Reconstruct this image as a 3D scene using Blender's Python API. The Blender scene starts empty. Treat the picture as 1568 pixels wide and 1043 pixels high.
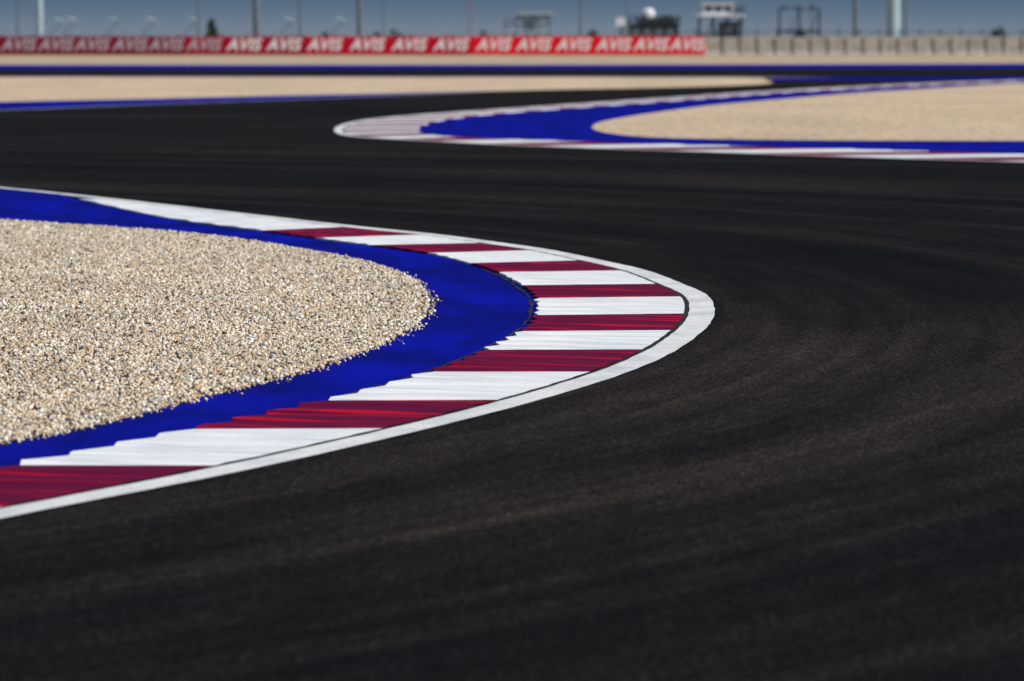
import bpy, math, random
import numpy as np
from mathutils import Vector
random.seed(4); rng=np.random.default_rng(7)
scn=bpy.context.scene
D=math.radians
# ------------------------------------------------------------------ helpers
def link(o,parent=None):
    scn.collection.objects.link(o)
    if parent is not None: o.parent=parent
    return o
def mesh_obj(name,verts,faces,mats,fm=None,parent=None,smooth=False):
    me=bpy.data.meshes.new(name); me.from_pydata([tuple(v) for v in verts],[],[tuple(f) for f in faces]); me.update()
    for m in (mats if isinstance(mats,(list,tuple)) else [mats]): me.materials.append(m)
    if fm is not None:
        me.polygons.foreach_set('material_index',np.array(fm,dtype=np.int32))
    if smooth: me.polygons.foreach_set('use_smooth',np.ones(len(me.polygons),dtype=bool))
    return link(bpy.data.objects.new(name,me),parent)
def empty(name,loc=(0,0,0)):
    e=bpy.data.objects.new(name,None); e.location=loc; e.empty_display_size=.3
    return link(e)
class MB:
    def __init__(s): s.v=[];s.f=[];s.m=[]
    def box(s,x0,x1,y0,y1,z0,z1,mi=0):
        b=len(s.v)
        s.v+=[(x0,y0,z0),(x1,y0,z0),(x1,y1,z0),(x0,y1,z0),(x0,y0,z1),(x1,y0,z1),(x1,y1,z1),(x0,y1,z1)]
        for f in [(0,3,2,1),(4,5,6,7),(0,1,5,4),(1,2,6,5),(2,3,7,6),(3,0,4,7)]:
            s.f.append(tuple(b+i for i in f)); s.m.append(mi)
    def tube(s,pts,rads,n=10,mi=0):
        pts=[Vector(q) for q in pts]; b=len(s.v)
        for i,q in enumerate(pts):
            d=(pts[min(i+1,len(pts)-1)]-pts[max(i-1,0)]).normalized()
            a=Vector((0,1,0)) if abs(d.y)<.9 else Vector((1,0,0))
            u=d.cross(a).normalized(); w=d.cross(u)
            for k in range(n):
                t=2*math.pi*k/n; s.v.append(tuple(q+(u*math.cos(t)+w*math.sin(t))*rads[i]))
        for i in range(len(pts)-1):
            for k in range(n):
                s.f.append((b+i*n+k,b+i*n+(k+1)%n,b+(i+1)*n+(k+1)%n,b+(i+1)*n+k)); s.m.append(mi)
        s.f.append(tuple(b+k for k in range(n))); s.m.append(mi)
        s.f.append(tuple(b+(len(pts)-1)*n+k for k in range(n))[::-1]); s.m.append(mi)
    def obj(s,name,mats,parent=None): return mesh_obj(name,s.v,s.f,mats,s.m,parent)
def catmull(P,n):
    P=np.array(P,float); P=np.vstack([2*P[0]-P[1],P,2*P[-1]-P[-2]]); out=[]
    for i in range(1,len(P)-2):
        for k in range(n):
            t=k/n;a,b,c,d=P[i-1],P[i],P[i+1],P[i+2]
            out.append(.5*((2*b)+(c-a)*t+(2*a-5*b+4*c-d)*t*t+(3*b-a-3*c+d)*t**3))
    out.append(P[-2]); return np.array(out)
def smooth(A,w):
    k=np.exp(-.5*(np.arange(-3*w,3*w+1)/w)**2);k/=k.sum()
    n=3*w; L=2*A[0]-A[n:0:-1]; R=2*A[-1]-A[-2:-n-2:-1]
    B=np.vstack([L,A,R]); return np.stack([np.convolve(B[:,j],k,'valid') for j in range(A.shape[1])],1)
def sheet(name,pts,z,mat,parent=None):
    return mesh_obj(name,[(q[0],q[1],z) for q in pts],[list(range(len(pts)))],mat,parent=parent)
# ------------------------------------------------------------------ materials
def newmat(name,rough=.8,spec=.3):
    m=bpy.data.materials.new(name); m.use_nodes=True; nt=m.node_tree; b=nt.nodes['Principled BSDF']
    b.inputs['Roughness'].default_value=rough; b.inputs['Specular IOR Level'].default_value=spec
    return m,nt,b
def N(nt,t,**k):
    n=nt.nodes.new(t)
    for a,v in k.items(): setattr(n,a,v)
    return n
def mapping(nt,scale,src=None,rot=(0,0,0)):
    if src is None: src=N(nt,'ShaderNodeTexCoord').outputs['Object']
    mp=N(nt,'ShaderNodeMapping'); mp.inputs['Scale'].default_value=scale; mp.inputs['Rotation'].default_value=rot
    nt.links.new(src,mp.inputs['Vector']); return mp.outputs['Vector']
def noise(nt,vec,scale=1,detail=4,rough=.55):
    n=N(nt,'ShaderNodeTexNoise'); n.inputs['Scale'].default_value=scale; n.inputs['Detail'].default_value=detail; n.inputs['Roughness'].default_value=rough
    nt.links.new(vec,n.inputs['Vector']); return n.outputs['Fac']
def ramp(nt,fac,stops):
    r=N(nt,'ShaderNodeValToRGB'); e=r.color_ramp.elements
    while len(e)<len(stops): e.new(.5)
    for i,(p_,c) in enumerate(stops): e[i].position=p_; e[i].color=(c[0],c[1],c[2],1)
    nt.links.new(fac,r.inputs['Fac']); return r.outputs['Color']
def mix(nt,a,b,fac,mode='MIX'):
    n=N(nt,'ShaderNodeMix',data_type='RGBA',blend_type=mode)
    for inp,v in ((n.inputs['Factor'],fac),(n.inputs[6],a),(n.inputs[7],b)):
        if hasattr(v,'links'): nt.links.new(v,inp)
        else: inp.default_value=v if not isinstance(v,tuple) else (v[0],v[1],v[2],1)
    return n.outputs[2]
def bump(nt,b,h,strength,dist=.01):
    n=N(nt,'ShaderNodeBump'); n.inputs['Strength'].default_value=strength; n.inputs['Distance'].default_value=dist
    nt.links.new(h,n.inputs['Height']); nt.links.new(n.outputs['Normal'],b.inputs['Normal'])
def simple(name,c,rough=.6,spec=.3,var=.25,scale=3,metal=0):
    m,nt,b=newmat(name,rough,spec)
    f=noise(nt,mapping(nt,(scale,)*3),1,5)
    col=ramp(nt,f,[(.3,tuple(x*(1-var) for x in c)),(.7,tuple(min(1,x*(1+var)) for x in c))])
    nt.links.new(col,b.inputs['Base Color']); b.inputs['Metallic'].default_value=metal
    return m
# asphalt: aggregate + arc-shaped rolling/tyre streaks around the bend, sheen painted in as lighter colour
def asphalt_mat():
    m,nt,b=newmat('asphalt',.85,.03)
    tc=N(nt,'ShaderNodeTexCoord').outputs['Object']
    sx=N(nt,'ShaderNodeSeparateXYZ'); nt.links.new(tc,sx.inputs[0])
    def mth(op,a,c=None):
        n=N(nt,'ShaderNodeMath',operation=op)
        for i,v in enumerate((a,c)):
            if v is None: continue
            if hasattr(v,'links'): nt.links.new(v,n.inputs[i])
            else: n.inputs[i].default_value=v
        return n.outputs[0]
    dx=mth('ADD',sx.outputs[0],23.5); dy=mth('SUBTRACT',sx.outputs[1],31)
    r=mth('SQRT',mth('ADD',mth('MULTIPLY',dx,dx),mth('MULTIPLY',dy,dy)))
    an=mth('ARCTAN2',dy,dx)
    cb=N(nt,'ShaderNodeCombineXYZ'); nt.links.new(r,cb.inputs[0]); nt.links.new(mth('MULTIPLY',an,2.0),cb.inputs[1])
    s1=noise(nt,mapping(nt,(.8,.8,1),cb.outputs[0]),1,6,.62)
    s2=noise(nt,mapping(nt,(6,2.2,1),cb.outputs[0]),1,3,.6)
    big=noise(nt,mapping(nt,(.09,.05,.1),tc),1,3)
    med=noise(nt,mapping(nt,(3.5,.9,1),tc),1,4,.65)
    fine=noise(nt,mapping(nt,(60,45,60),tc),1,2,.7)
    v=N(nt,'ShaderNodeTexVoronoi'); v.inputs['Scale'].default_value=95; nt.links.new(tc,v.inputs['Vector'])
    c1=ramp(nt,s1,[(.34,(.0048,.0052,.0060)),(.5,(.0100,.0092,.0088)),(.66,(.0240,.0202,.0176))])
    c2=ramp(nt,s2,[(.3,(.72,.72,.72)),(.7,(1.26,1.24,1.22))])
    c=mix(nt,c1,c2,1.0,'MULTIPLY')
    c=mix(nt,c,ramp(nt,big,[(.35,(.66,.72,.78)),(.65,(1.3,1.22,1.15))]),1.0,'MULTIPLY')  # broad lighter areas put the road sheen into the colour
    c=mix(nt,c,ramp(nt,med,[(.35,(.88,.88,.88)),(.65,(1.12,1.12,1.12))]),1.0,'MULTIPLY')
    c=mix(nt,c,ramp(nt,fine,[(.35,(.3,.3,.3)),(.58,(1.1,1.1,1.1)),(.70,(4.0,3.8,3.7))]),1.0,'MULTIPLY')
    nt.links.new(c,b.inputs['Base Color'])
    bump(nt,b,v.outputs['Distance'],.8,.005)
    return m
M_asph=asphalt_mat()
def sand_mat(name,tone=1.0):
    m,nt,b=newmat(name,.95,.05)
    tc=N(nt,'ShaderNodeTexCoord').outputs['Object']
    f=noise(nt,mapping(nt,(28,28,28),tc),1,4,.75)
    l=noise(nt,mapping(nt,(.25,.08,.2),tc),1,5,.6)
    md=noise(nt,mapping(nt,(5,1.6,2),tc),1,5,.75)
    c=ramp(nt,f,[(.3,(.22*tone,.165*tone,.11*tone)),(.5,(.59*tone,.46*tone,.32*tone)),(.7,(.83*tone,.70*tone,.54*tone))])
    c=mix(nt,c,ramp(nt,l,[(.3,(.86,.85,.83)),(.7,(1.1,1.08,1.05))]),1.0,'MULTIPLY')
    c=mix(nt,c,ramp(nt,md,[(.38,(.62,.61,.60)),(.55,(1.1,1.1,1.1)),(.7,(1.25,1.25,1.25))]),1.0,'MULTIPLY')
    nt.links.new(c,b.inputs['Base Color']); bump(nt,b,f,.8,.02); return m
M_gravel=sand_mat('gravel_bed',1.0)
M_sand=sand_mat('desert_sand',.80)
def paint_mat(name,c_lo,c_hi,streak=(1.2,11,3),rough=.45,spec=.3,dirt=.25,pos=(.42,.62)):
    m,nt,b=newmat(name,rough,spec)
    tc=N(nt,'ShaderNodeTexCoord').outputs['Object']
    f=noise(nt,mapping(nt,streak,tc),1,5,.6)
    g=noise(nt,mapping(nt,(60,60,60),tc),1,3,.7)
    bl=noise(nt,mapping(nt,(2.2,.8,1),tc),1,4,.6)
    c=ramp(nt,f,[(pos[0],c_lo),(pos[1],c_hi)])
    c=mix(nt,c,ramp(nt,g,[(.3,(1-dirt,)*3),(.55,(1,1,1))]),1.0,'MULTIPLY')
    c=mix(nt,c,ramp(nt,bl,[(.3,(1-dirt*.6,)*3),(.55,(1,1,1))]),1.0,'MULTIPLY')
    nt.links.new(c,b.inputs['Base Color']); bump(nt,b,g,.35,.004); return m
M_red=paint_mat('kerb_paint_red',(.115,.001,.030),(.46,.003,.018),streak=(.3,7,3),pos=(.54,.62),spec=.05,rough=.6)  # paint streaks; the bright ones paint in sunlit ridge faces
M_white=paint_mat('kerb_paint_white',(.56,.61,.66),(.78,.79,.79),streak=(.7,13,3),pos=(.38,.50),dirt=.15,spec=.1,rough=.6)
M_line=paint_mat('line_paint_white',(.60,.62,.63),(.76,.76,.75),streak=(3,2,3),dirt=.3,pos=(.35,.55),spec=.1,rough=.6)
M_blue=paint_mat('runoff_paint_blue',(.0008,.0024,.18),(.0016,.0048,.34),streak=(1.6,.5,1),dirt=.4,spec=.03,rough=.7)
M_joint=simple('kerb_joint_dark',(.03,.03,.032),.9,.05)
# ------------------------------------------------------------------ plan of the circuit (metres)
NK=[(-3.65,14.07),(-2.91,15.71),(-2.1,17.5),(-1.34,19.17),(-.63,21.03),(-.08,22.64),(.46,24.58),(.81,26.32),(1.05,28.06),(1.2,29.71),(1.26,31.71),(1.12,33.29),(.9,35.23),(.57,36.76),(.15,38.55),(-.3,39.87),(-.92,41.57),(-1.68,43.12),(-3.25,46.76),(-4.92,50.67),(-6.48,54.0),(-8.82,58.6),(-12.81,65.19)]
NB=[(-4.92,13.97),(-3.91,15.55),(-3.01,17.23),(-2.22,19.01),(-1.56,20.79),(-.98,22.39),(-.45,24.36),(-.16,26.03),(.07,27.70),(.17,29.26),(.18,31.23),(.08,32.78),(-.12,34.68),(-.36,35.98),(-.75,37.71),(-1.31,39.12),(-1.89,40.51),(-2.44,42.0),(-3.63,44.85),(-5.1,50.2)]
NG=[(-5.22,14.84),(-3.85,16.85),(-3.07,18.39),(-2.42,20.11),(-2.18,20.71),(-1.93,21.49),(-1.68,22.57),(-1.39,23.59),(-1.09,24.91),(-.83,26.49),(-.66,27.96),(-.60,29.47),(-.60,30.70),(-.67,32.27),(-.83,34.02),(-1.12,35.66),(-1.50,37.14),(-1.97,38.5),(-2.47,39.97),(-3.06,41.28),(-3.78,42.38),(-4.54,43.39),(-5.33,44.45),(-6.98,46.4),(-9.68,49.3)]
FK=[(9.76,62.98),(7.86,65.73),(6.32,67.29),(4.43,69.86),(2.39,72.44),(.18,75.43),(-1.74,79.41),(-2.79,81.69),(-3.23,84.11),(-3.46,87.57),(-3.54,91.98),(-3.27,97.97),(-2.28,103.94),(-1.06,108.81),(.28,114.15),(2.15,121.76),(4.30,130.46),(6.73,139.73),(9.6,151.3),(16.12,171.6),(22.3,186.6),(27.3,195.2)]
FB=[(14.6,60.4),(10.22,65.89),(8.23,68.75),(6.67,70.87),(4.65,73.12),(2.48,75.3),(.78,77.61),(-.78,79.81),(-1.48,81.61),(-1.78,83.77),(-1.93,86.64),(-1.93,91.01),(-1.69,95.47),(-1.14,100.8),(-.23,105.86),(1.12,111.45),(3.01,118.78),(5.16,127.14),(7.44,136.76),(9.74,146.24),(15.7,164.3),(21.5,179.4),(26.4,188.8),(31.5,199)]
FG=[(12.21,78.58),(9.36,78.09),(7.36,78.09),(5.0,78.58),(3.6,79.57),(2.66,80.58),(1.99,83.24),(1.7,86.67),(1.67,89.74),(1.89,94.44),(2.53,99.65),(3.51,106.36),(5.77,119.42),(8.21,129.18),(11.22,142.26),(14.36,152.55),(17.99,164.45),(20.78,173.47),(25.69,183.53)]
S1=[(-22.02,112.18),(-14.88,124.18),(-11.53,129.2),(-7.99,136.08),(-4.0,142.13),(.37,150.5),(5.21,157.94),(9.35,167.24),(10.74,175.27)]
BL=[(-18.87,96.14),(-13.21,110.24),(-10.57,118.42),(-7.43,126.64),(-4.61,134.65),(-1.85,143.73),(.37,150.5)]
# ground
sheet('ground',[(-3000,-200),(3000,-200),(3000,9000),(-3000,9000)],0,M_sand)
edge=[tuple(q) for q in catmull(S1,8)]
sheet('road',[(-60,-8),(60,-8),(60,204),(20,203),(11.5,196)]+edge[::-1]+[(-40,70),(-60,40)],.006,M_asph)
sheet('infield_sand',edge+[(10.6,188),(10.2,196),(0,199),(-70,199.6),(-70,60)],.012,M_gravel)
blm=[tuple(q) for q in catmull(BL,8)]
s1b=[q for q in edge if q[0]<.37]
sheet('runoff_edge_strip',blm+s1b[::-1],.018,M_blue)
def line_strip(name,C,w0,w1,z,mat,parent=None,jit=0):
    C=np.array(C); T=np.gradient(C,axis=0); T/=np.linalg.norm(T,axis=1)[:,None]; Nn=np.stack([T[:,1],-T[:,0]],1)
    n=len(C)
    if jit:
        jj=smooth(rng.normal(0,1,(n,2)),3)*jit*3
        a=C+Nn*(w0+jj[:,:1]); b=C+Nn*(w1+jj[:,1:])
    else: a=C+Nn*w0; b=C+Nn*w1
    v=[(q[0],q[1],z) for q in a]+[(q[0],q[1],z) for q in b]
    return mesh_obj(name,v,[(i,n+i,n+i+1,i+1) for i in range(n-1)],mat,parent=parent)
line_strip('edge_line',blm,.0,.16,.024,M_line)
# far straight
mid=[(-90,246),(0,246.1),(48.5,261.2),(90,276)]
mm=[tuple(q) for q in catmull(mid,10)]
low=[tuple(q) for q in catmull([(-90,200),(-39,199.9),(0,198.4),(37.7,203.1),(90,212)],10)]
top=[tuple(q) for q in catmull([(-90,284.5),(0,281.3),(56.6,304.7),(90,322)],10)]
sheet('straight_road',low+mm[::-1],.012,M_asph)
sheet('straight_runoff',[(q[0],q[1]+.3) for q in mm]+top[::-1],.014,M_blue)
line_strip('straight_line',low,.0,-1.4,.026,M_blue)
line_strip('straight_line',[q for q in low if q[0]<12],.0,.5,.026,M_line)
sheet('crossover_runoff',[(11,183),(11.7,194),(23,196),(32,199),(32,191),(23,187.5)],.02,M_blue)
# ------------------------------------------------------------------ kerbs
def kerb(name,K,B,n,colour,teeth,zi,zo,amp,jag=.1,nv=8):
    V=[];Fc=[];Mi=[]
    L=len(K)
    for i in range(L):
        t_=i/n*teeth; ph=t_%1.0; kk=int(t_)
        h=(ph/.22 if ph<.22 else (1-ph)/.78)
        am=amp*(.75+.5*((kk*7919)%13)/13)
        wob=1+jag*(h-.5)*(.3+1.4*((kk*104729)%11)/11)
        for j in range(nv+1):
            v=j/nv
            q=K[i]+(B[i]-K[i])*v*wob
            V.append((q[0],q[1],zo+(zi-zo)*v+am*(.25+.75*v)*h))
        V.append((q[0],q[1],0.0))
    R=nv+2
    for i in range(L-1):
        for j in range(nv+1):
            Fc.append((i*R+j,(i+1)*R+j,(i+1)*R+j+1,i*R+j+1)); Mi.append(colour(i,j))
    return mesh_obj(name,V,Fc,[M_red,M_white,M_joint],Mi)
n=54
K=smooth(catmull(NK,n),14); B=smooth(catmull(NB,n),14)
Lb=len(B)
stripe={0:0,1:1,2:0,3:1,4:0,5:1,6:0,7:1,8:0,9:1,10:0,11:1,12:0,13:1,14:0,15:1,16:0,17:1,18:1}
kerb('red_white_kerb',K[:Lb],B,n,lambda i,j:stripe[min(i//n,18)],4,.030,.012,.013,jag=.035)
line_strip('track_edge_line',K,.034,.215,.012,M_line,jit=.0025)
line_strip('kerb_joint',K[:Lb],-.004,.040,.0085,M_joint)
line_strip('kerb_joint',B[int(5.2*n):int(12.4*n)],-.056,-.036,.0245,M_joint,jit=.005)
# blue run-off and gravel of the near bend
sheet('runoff_strip',[tuple(q) for q in B]+[tuple(q) for q in K[Lb+20:]]+[(-30,90),(-30,-4)],.020,M_blue)
Gs=smooth(catmull(NG,20),7)
Gr=Gs+rng.normal(0,.006,Gs.shape)
gpoly=[tuple(q) for q in Gr]+[(-30,66),(-30,0)]
sheet('gravel_bed',gpoly,.0245,M_gravel)
# far bend
n2=24
FKs=smooth(catmull(FK,n2),10); FBs=smooth(catmull(FB,n2),10)
FBm=np.stack([np.interp(FKs[:,1],FBs[:,1],FBs[:,0]),FKs[:,1]],1)
seg=np.r_[0,np.cumsum(np.linalg.norm(np.diff(FKs,axis=0),axis=1))]
kerb('red_white_kerb',FKs,FBm,n2,lambda i,j:int(seg[i]/1.9)%2,4,.035,.012,.010,jag=.04,nv=4)
line_strip('track_edge_line',FKs,-.03,-.20,.012,M_line)
sheet('runoff_strip',[tuple(q) for q in FBs]+[(70,210),(70,50)],.02,M_blue)
FGs=smooth(catmull(FG,16),6)
sheet('gravel_bed',[tuple(q) for q in FGs]+[(70,195),(70,76)],.026,M_gravel)
# ------------------------------------------------------------------ gravel stones
def inpoly(P,poly):
    x,y=P[:,0],P[:,1]; ins=np.zeros(len(P),bool); n=len(poly); j=n-1
    for i in range(n):
        xi,yi=poly[i]; xj,yj=poly[j]
        c=((yi>y)!=(yj>y))&(x<(xj-xi)*(y-yi)/((yj-yi) if yj!=yi else 1e-9)+xi)
        ins^=c; j=i
    return ins
gp=[tuple(q) for q in Gs[::4]]+[(-30,66),(-30,0)]
cand=np.stack([rng.uniform(-7.0,-.4,800000),rng.uniform(16,48,800000)],1)
cand=cand[(np.abs(cand[:,0])<cand[:,1]*.13+.12)]
ins=inpoly(cand,gp); pts=cand[ins]
pts=pts[:240000]
stray=Gs[rng.integers(60,len(Gs)-40,700)]+np.abs(rng.normal(0,.035,(700,1)))*np.array([[1.0,0]])+rng.normal(0,.012,(700,2))
ns=len(stray); pts=np.vstack([pts,stray]); S=len(pts)
cube=np.array([(-1,-1,-1),(1,-1,-1),(1,1,-1),(-1,1,-1),(-1,-1,1),(1,-1,1),(1,1,1),(-1,1,1)],float)*.62
fq=np.array([(0,3,2,1),(4,5,6,7),(0,1,5,4),(1,2,6,5),(2,3,7,6),(3,0,4,7)])
r=rng.lognormal(math.log(.0078),.34,S).clip(.004,.017)
vv=cube[None]+rng.uniform(-.33,.33,(S,8,3))
vv*=rng.uniform(.7,1.25,(S,1,3))
q=rng.normal(size=(S,4)); q/=np.linalg.norm(q,axis=1)[:,None]; w,x,y,z=q.T
Rm=np.stack([1-2*(y*y+z*z),2*(x*y-z*w),2*(x*z+y*w),2*(x*y+z*w),1-2*(x*x+z*z),2*(y*z-x*w),2*(x*z-y*w),2*(y*z+x*w),1-2*(x*x+y*y)],1).reshape(S,3,3)
vv=np.einsum('sij,skj->ski',Rm,vv)*r[:,None,None]
zz=.022+r*.4+.004*(np.sin(pts[:,0]*5+np.sin(pts[:,1]*3))*np.sin(pts[:,1]*2.3)+1)+rng.uniform(0,.005,S)
zz[-ns:]=.020+r[-ns:]*.5
vv+=np.stack([pts[:,0],pts[:,1],zz],1)[:,None,:]
me=bpy.data.meshes.new('gravel_stones')
me.vertices.add(S*8); me.vertices.foreach_set('co',vv.astype(np.float32).ravel())
nf=S*6; me.loops.add(nf*4); me.loops.foreach_set('vertex_index',(fq[None]+np.arange(S)[:,None,None]*8).astype(np.int32).ravel())
me.polygons.add(nf); me.polygons.foreach_set('loop_start',np.arange(0,nf*4,4,dtype=np.int32))
try: me.polygons.foreach_set('loop_total',np.full(nf,4,dtype=np.int32))
except Exception: pass
pal=np.array([(.68,.57,.42),(.55,.42,.28),(.56,.36,.20),(.82,.78,.70),(.38,.35,.31),(.08,.07,.07),(.42,.34,.25),(.72,.63,.49)])
pc=pal[rng.choice(8,S,p=[.22,.15,.08,.14,.12,.10,.08,.11])]*rng.uniform(.78,1.15,(S,1))
patch=1+.08*np.sin(pts[:,0]*2.1+np.cos(pts[:,1]*.9)*2)*np.sin(pts[:,1]*.7+pts[:,0])
pc=pc*patch[:,None]
col=np.ones((S,8,4),np.float32); col[:,:,:3]=pc[:,None,:].clip(0,.9)
at=me.color_attributes.new('Col','FLOAT_COLOR','POINT'); at.data.foreach_set('color',col.ravel())
me.update(calc_edges=True); me.validate()
m,nt,b=newmat('gravel_stone',.85,.1)
a=N(nt,'ShaderNodeAttribute',attribute_name='Col')
nn=noise(nt,mapping(nt,(160,160,160)),1,2)
nt.links.new(mix(nt,a.outputs['Color'],ramp(nt,nn,[(.3,(.8,.8,.8)),(.7,(1.15,1.15,1.15))]),1.0,'MULTIPLY'),b.inputs['Base Color'])
me.materials.append(m); link(bpy.data.objects.new('gravel_stones',me))
# ------------------------------------------------------------------ background
M_bred=[simple('banner_red_dark',(.22,.008,.025),.6,.1),simple('banner_red_mid',(.36,.006,.028),.6,.1),simple('banner_red',(.52,.006,.03),.6,.1),simple('banner_red_bright',(.78,.010,.022),.6,.1)]  # darkest red for the left panels, brighter reds towards the right
M_bw=simple('banner_lettering',(.84,.82,.82),.6,.2,.05)
M_bwd=simple('banner_lettering_grey',(.46,.40,.45),.6,.2,.1)  # greyer lettering for the left panels
M_conc=simple('concrete',(.42,.38,.33),.9,.1,.25,1.2)
M_concd=simple('concrete_joint',(.20,.18,.165),.9,.1,.2,1.2)
M_steel=simple('galvanised_steel',(.12,.145,.17),.5,.2,.2)
M_steeld=simple('dark_steel',(.03,.04,.05),.6,.2,.2)
M_pale=simple('pale_metal',(.34,.45,.50),.5,.2,.15)
M_wp=simple('white_panel',(.72,.76,.80),.6,.2,.08)
M_rp=simple('mast_red',(.32,.10,.10),.6,.2)
YW=418.0
bar=empty('advertising_barrier',(0,YW,0))
xs=[-56+2.0*i for i in range(38)]
xs=[x for x in xs if x<18.8]+[18.85]
mb=MB()
def jersey(mb,x0,x1,mi,H=1.82,y=0):
    prof=[(-.30,0),(-.30,.10),(-.12,.32),(-.09,H),(.09,H),(.12,.32),(.30,.10),(.30,0)]
    bs=len(mb.v); k=len(prof)
    for x in (x0,x1):
        for (yy,z_) in prof: mb.v.append((x,y+yy,z_))
    for i in range(k-1): mb.f.append((bs+i,bs+k+i,bs+k+i+1,bs+i+1)); mb.m.append(mi)
    mb.f.append(tuple(bs+i for i in range(k))[::-1]); mb.m.append(mi)
    mb.f.append(tuple(bs+k+i for i in range(k))); mb.m.append(mi)
for i in range(len(xs)-1): jersey(mb,xs[i]+.015,xs[i+1]-.015,0)
mb.obj('barrier_wall',[M_conc],bar)
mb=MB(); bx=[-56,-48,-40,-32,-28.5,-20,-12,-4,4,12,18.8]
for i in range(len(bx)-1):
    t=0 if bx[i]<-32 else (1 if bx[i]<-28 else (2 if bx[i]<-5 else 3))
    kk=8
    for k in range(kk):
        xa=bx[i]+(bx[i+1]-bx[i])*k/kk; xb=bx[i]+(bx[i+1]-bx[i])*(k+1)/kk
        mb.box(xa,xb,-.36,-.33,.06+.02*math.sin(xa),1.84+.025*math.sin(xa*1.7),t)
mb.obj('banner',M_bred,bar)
cen=[-40,30,87,142,200,255,313,374,435,497,562,626,690,755,816,877,938,995,1050]
for i,c in enumerate(cen):
    cu=bpy.data.curves.new('lettering_%d'%i,'FONT'); cu.body='AVIS'; cu.size=1.6; cu.shear=.3; cu.align_x='CENTER'; cu.align_y='CENTER'; cu.extrude=.01; cu.offset=.05
    o=bpy.data.objects.new('lettering_%d'%i,cu); link(o,bar); o.rotation_euler=(D(90),0,0); o.location=((c-784)*.064,-.385,.98); o.scale=(.95,1,1)
    cu.space_character=1.08
    cu.materials.append(M_bwd if c<320 else M_bw)
cw=empty('concrete_wall',(0,YW,0)); mb=MB()
x=18.95; kx=0
while x<75:
    hh=1.78+random.uniform(-.03,.03)
    jersey(mb,x,x+1.5,0,hh)
    mb.box(x+1.5,x+1.72,-.16,.16,0,hh-.12,1); x+=1.72
mb.obj('wall_blocks',[M_conc,M_concd],cw)
fe=empty('debris_fence',(0,YW+1.2,0)); mb=MB(); x=16
while x<78:
    mb.tube([(x,0,0),(x,0,2.35),(x,-.35,2.65)],[.05,.05,.04],6); x+=2.0
for z_ in np.arange(1.6,2.5,.12): mb.box(16,78,-.012,.012,z_,z_+.014)
xx=16
while xx<78: mb.box(xx,xx+.012,-.02,-.008,1.5,2.4); xx+=.16
mb.obj('posts_and_mesh',[M_steeld],fe)
fe=empty('debris_fence',(0,YW+1.5,0)); mb=MB(); x=-70
while x<15:
    mb.tube([(x,0,0),(x,0,2.2)],[.04,.04],6); x+=4.0
for z_ in (1.95,2.2): mb.box(-70,15,-.02,.02,z_,z_+.03)
mb.obj('posts_and_rails',[M_steel],fe)
YB=450.0
def pole(x,r,h,mat,head=True):
    e=empty('light_pole',(x,YB,0)); mb=MB()
    mb.tube([(0,0,0),(0,0,.5),(0,0,.52),(0,0,h)],[r*1.6,r*1.6,r,r*.55],12)
    if head:
        mb.box(-1.3,1.3,-.1,.1,h-.1,h+.1)
        for k in range(4): mb.box(-1.25+k*.7,-.85+k*.7,-.45,-.1,h-.15,h+.3)
    mb.obj('mast',[mat],e)
for x,r,h,mt in [(-49.7,.38,22,M_pale),(-26.9,.36,22,M_steel),(-16.05,.28,20,M_steel),(-22.3,.14,14,M_steel),(-33,.12,14,M_steel),(-52,.12,12,M_steel),(-13.5,.09,12,M_steel),(7.2,.14,14,M_steel),(12,.08,10,M_steel),(36.1,.24,18,M_steel),(40.1,.75,26,M_pale),(41.4,.16,16,M_steel),(31.6,.09,9,M_steel)]:
    pole(x,r,h,mt)
e=empty('lattice_mast',(-5.2,520,0)); mb=MB()
for k in range(30):
    z0=k*.8; w_=.30-.006*k; mi=(k//3)%2
    for (a_,b_) in ((-1,-1),(1,-1),(1,1),(-1,1)): mb.box(a_*w_-.025,a_*w_+.025,b_*w_-.025,b_*w_+.025,z0,z0+.8,mi)
    mb.tube([(-w_,-w_,z0),(w_,-w_,z0+.8)],[.02,.02],5,mi); mb.tube([(w_,w_,z0),(-w_,w_,z0+.8)],[.02,.02],5,mi)
mb.obj('lattice',[M_rp,M_steel],e)
for x,y in [(-47,450),(-43,455),(-38.7,450),(-34.6,455),(-24.2,450),(-19,455),(-50.5,470)]:
    e=empty('street_lamp',(x,y,0)); mb=MB()
    mb.tube([(0,0,0),(0,0,2.6)],[.07,.05],8,0)
    arc=[(math.sin(t)*.9-.0,0,2.6+ (1-math.cos(t))*.55) for t in np.linspace(0,2.6,10)]
    mb.tube(arc,[.06]*10,8,0)
    ex,_,ez=arc[-1]
    mb.tube([(ex-.35,0,ez+.08),(ex+.05,0,ez+.02),(ex+.75,0,ez-.1)],[.06,.16,.11],8,1)
    mb.obj('lamp',[M_steel,M_pale],e)
def frame(mb,x0,x1,y0,y1,z0,z1,r,nx,mi=0):
    for i in range(nx+1):
        x=x0+(x1-x0)*i/nx
        for y in (y0,y1): mb.tube([(x,y,z0),(x,y,z1)],[r,r],6,mi)
    for z_ in (z1,(z0+z1)/2):
        for y in (y0,y1): mb.tube([(x0,y,z_),(x1,y,z_)],[r,r],6,mi)
    for i in range(nx):
        xa=x0+(x1-x0)*i/nx; xb=x0+(x1-x0)*(i+1)/nx
        mb.tube([(xa,y0,z0),(xb,y0,z1)],[r*.7,r*.7],6,mi)
e=empty('camera_platform',(1.6,YB,0)); mb=MB()
frame(mb,-2.4,2.4,-1,1,0,2.3,.08,4); mb.box(-2.5,2.5,-1.1,1.1,2.3,2.5,1)
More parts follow.
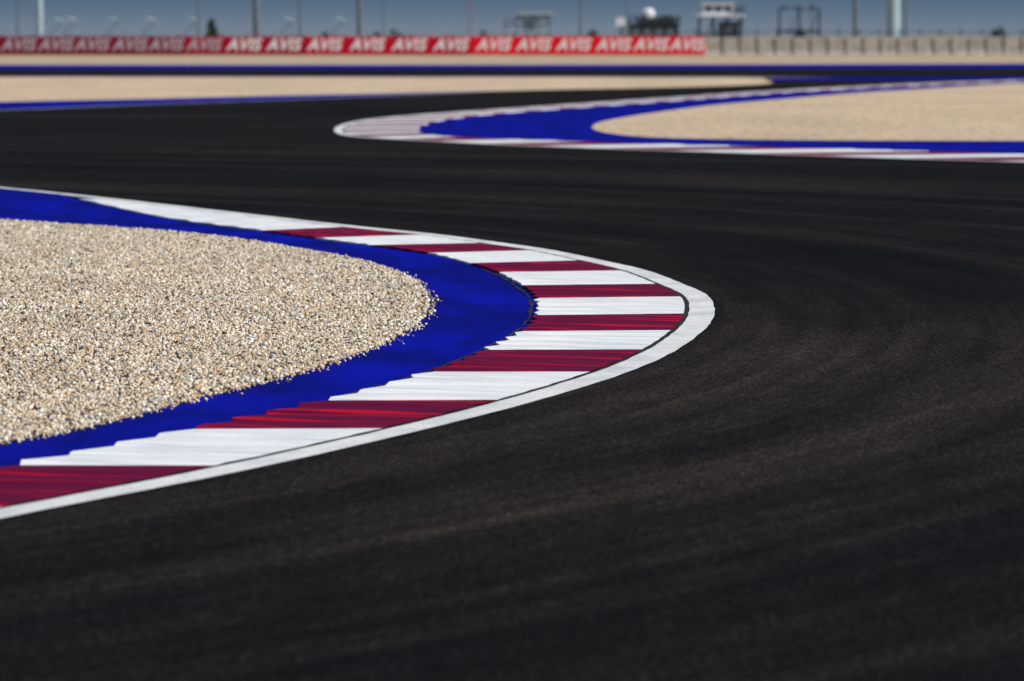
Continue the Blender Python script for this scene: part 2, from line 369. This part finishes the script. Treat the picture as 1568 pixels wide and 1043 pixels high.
frame(mb,-2.4,2.4,-1,1,2.5,3.6,.07,4); mb.box(-1.2,2.7,-1.2,1.2,4.1,4.35,1)
frame(mb,-1.1,2.4,-1,1,3.6,4.1,.07,2); mb.box(-.4,.8,-.4,.4,2.5,3.6,1)
mb.obj('scaffold',[M_steel,M_pale],e)
e=empty('marshal_hut',(14.9,YB,0)); mb=MB()
mb.box(-2.6,2.6,-1.2,1.2,0,3.0,0); mb.box(-2.8,2.8,-1.4,1.4,3.0,3.15,0)
for k in range(4): mb.box(-2.3+k*1.2,-1.5+k*1.2,-1.26,-1.2,1.9,2.7,2)
frame(mb,-2.7,2.7,-1.3,1.3,3.15,3.9,.05,6,0)
mb.box(-1.6,2.4,-.9,.9,3.16,3.75,0)
mb.tube([(-.6,0,3.75),(-.6,0,4.45),(-.6,0,4.75)],[.72,.72,.4],14,1)
mb.box(.9,1.9,-.5,.5,3.75,4.1,2); mb.tube([(-3.4,0,0),(-3.4,0,2.9)],[.12,.12],8,0); mb.box(-3.95,-2.95,-.3,.3,2.9,3.8,1)
mb.obj('hut',[M_steeld,M_wp,M_steel],e)
e=empty('timing_tower',(21.9,YB,0)); mb=MB()
frame(mb,-2.2,2.2,-1.2,1.2,0,3.9,.09,3,1); mb.box(-2.5,2.5,-1.4,1.4,3.9,4.1,0)
mb.box(-1.9,1.3,-1.1,1.1,4.1,5.2,0); mb.box(-2.1,1.5,-1.3,1.3,5.2,5.32,0)
for k in range(3): mb.box(-1.6+k*1.0,-.9+k*1.0,-1.16,-1.1,4.45,4.95,1)
mb.box(-.2,1.9,-1.0,1.0,1.6,3.4,2); frame(mb,1.4,2.4,-1.3,1.3,4.1,4.9,.04,2,1)
mb.obj('tower',[M_wp,M_steeld,M_steel],e)
e=empty('scaffold_frame',(30.2,YB,0)); mb=MB()
frame(mb,-2.1,2.1,-.9,.9,0,4.7,.06,2); mb.box(-2.2,2.2,-1,1,2.4,2.5); 
for k in range(3): mb.box(-1.9+k*1.5,-1.4+k*1.5,-.6,-.2,4.7,4.95)
mb.obj('scaffold',[M_steeld],e)
M_leaf=simple('foliage',(.03,.055,.03),.8,.1,.5,2); M_bark=simple('bark',(.10,.07,.05),.9,.1)
def tree(name,x,y,h,w,nl=900,conic=True):
    e=empty(name,(x,y,0)); mb=MB()
    mb.tube([(0,0,0),(.03,0,h*.4),(0,.02,h*.85)],[w*.09,w*.06,w*.02],8,0)
    for k in range(9):
        a=random.uniform(0,6.28); z0=h*random.uniform(.2,.7); L=w*.4*(1-z0/h*.6)
        mb.tube([(0,0,z0),(math.cos(a)*L,math.sin(a)*L,z0+L*.6)],[w*.03,w*.01],5,0)
    mb.obj('trunk',[M_bark],e); v=[];f=[]
    cl=[]
    for k in range(26):
        t=random.random(); rr=w*.5*((1-t)**.7 if conic else math.sin(math.pi*(.25+.7*t)))
        a=random.uniform(0,6.28); cl.append((math.cos(a)*rr*.75,math.sin(a)*rr*.75,h*(.18+.8*t),w*random.uniform(.1,.2)))
    for k in range(nl):
        c=random.choice(cl); p_=Vector((random.gauss(c[0],c[3]*.6),random.gauss(c[1],c[3]*.6),max(.05,random.gauss(c[2],c[3]*.7))))
        u=Vector([random.gauss(0,1) for _ in range(3)]).normalized()*w*.05; q_=Vector([random.gauss(0,1) for _ in range(3)]).normalized()*w*.035
        bs=len(v); v+=[tuple(p_-u),tuple(p_+q_),tuple(p_+u),tuple(p_-q_)]; f.append((bs,bs+1,bs+2,bs+3))
    mesh_obj('crown',v,f,M_leaf,parent=e)
tree('cypress_tree',-31.6,YB,3.4,2.0,2600)
for x,h,w in [(-12.6,2.5,2.2),(-3.0,2.4,1.4),(-14.4,2.3,1.2),(30.8,2.4,2.0),(52,2.7,2.4),(8.6,2.5,1.8),(-20,2.25,1.4)]: tree('bush',x,YB+8,h,w,900,False)
# ------------------------------------------------------------------ light
elev,azx,azy=D(42),.88,-.30
sunv=Vector((azx,azy,0)).normalized()*math.cos(elev)+Vector((0,0,math.sin(elev)))
L=bpy.data.lights.new('sun','SUN'); L.energy=4.9; L.angle=D(.5); L.color=(1,.96,.90)
so=link(bpy.data.objects.new('sun',L)); so.rotation_euler=sunv.to_track_quat('Z','Y').to_euler(); so.location=(20,-10,40)
wd=bpy.data.worlds.new('World'); scn.world=wd; wd.use_nodes=True; nt=wd.node_tree
sky=N(nt,'ShaderNodeTexSky',sky_type='NISHITA'); sky.sun_disc=False; sky.sun_elevation=elev; sky.sun_rotation=math.atan2(sunv.x,sunv.y)
sky.air_density=1.0; sky.dust_density=.2; sky.ozone_density=3.0; sky.altitude=0
# blue-grey distance haze low over the horizon
tc=N(nt,'ShaderNodeTexCoord'); sp=N(nt,'ShaderNodeSeparateXYZ'); nt.links.new(tc.outputs['Generated'],sp.inputs[0])
hz=ramp(nt,sp.outputs[2],[(0,(2.7,3.4,4.3)),(.0075,(1.35,2.1,3.2)),(.05,(1.1,1.9,3.2))])
fa=ramp(nt,sp.outputs[2],[(.05,(0,0,0)),(.35,(1,1,1))])
c=mix(nt,hz,sky.outputs[0],fa)
bg=nt.nodes['Background']; nt.links.new(c,bg.inputs['Color']); bg.inputs['Strength'].default_value=.07
# ------------------------------------------------------------------ camera
cd=bpy.data.cameras.new('camera'); cam=link(bpy.data.objects.new('camera',cd)); scn.camera=cam
cam.location=(0,0,1.95); cam.rotation_euler=(D(90)-math.atan((521.5-54)/6533),0,0)
cd.lens=150; cd.sensor_width=36; cd.clip_end=12000; cd.clip_start=.1
cd.dof.use_dof=True; cd.dof.focus_distance=27.5; cd.dof.aperture_fstop=3.3
scn.view_settings.view_transform='Standard'; scn.view_settings.look='None'; scn.view_settings.exposure=0
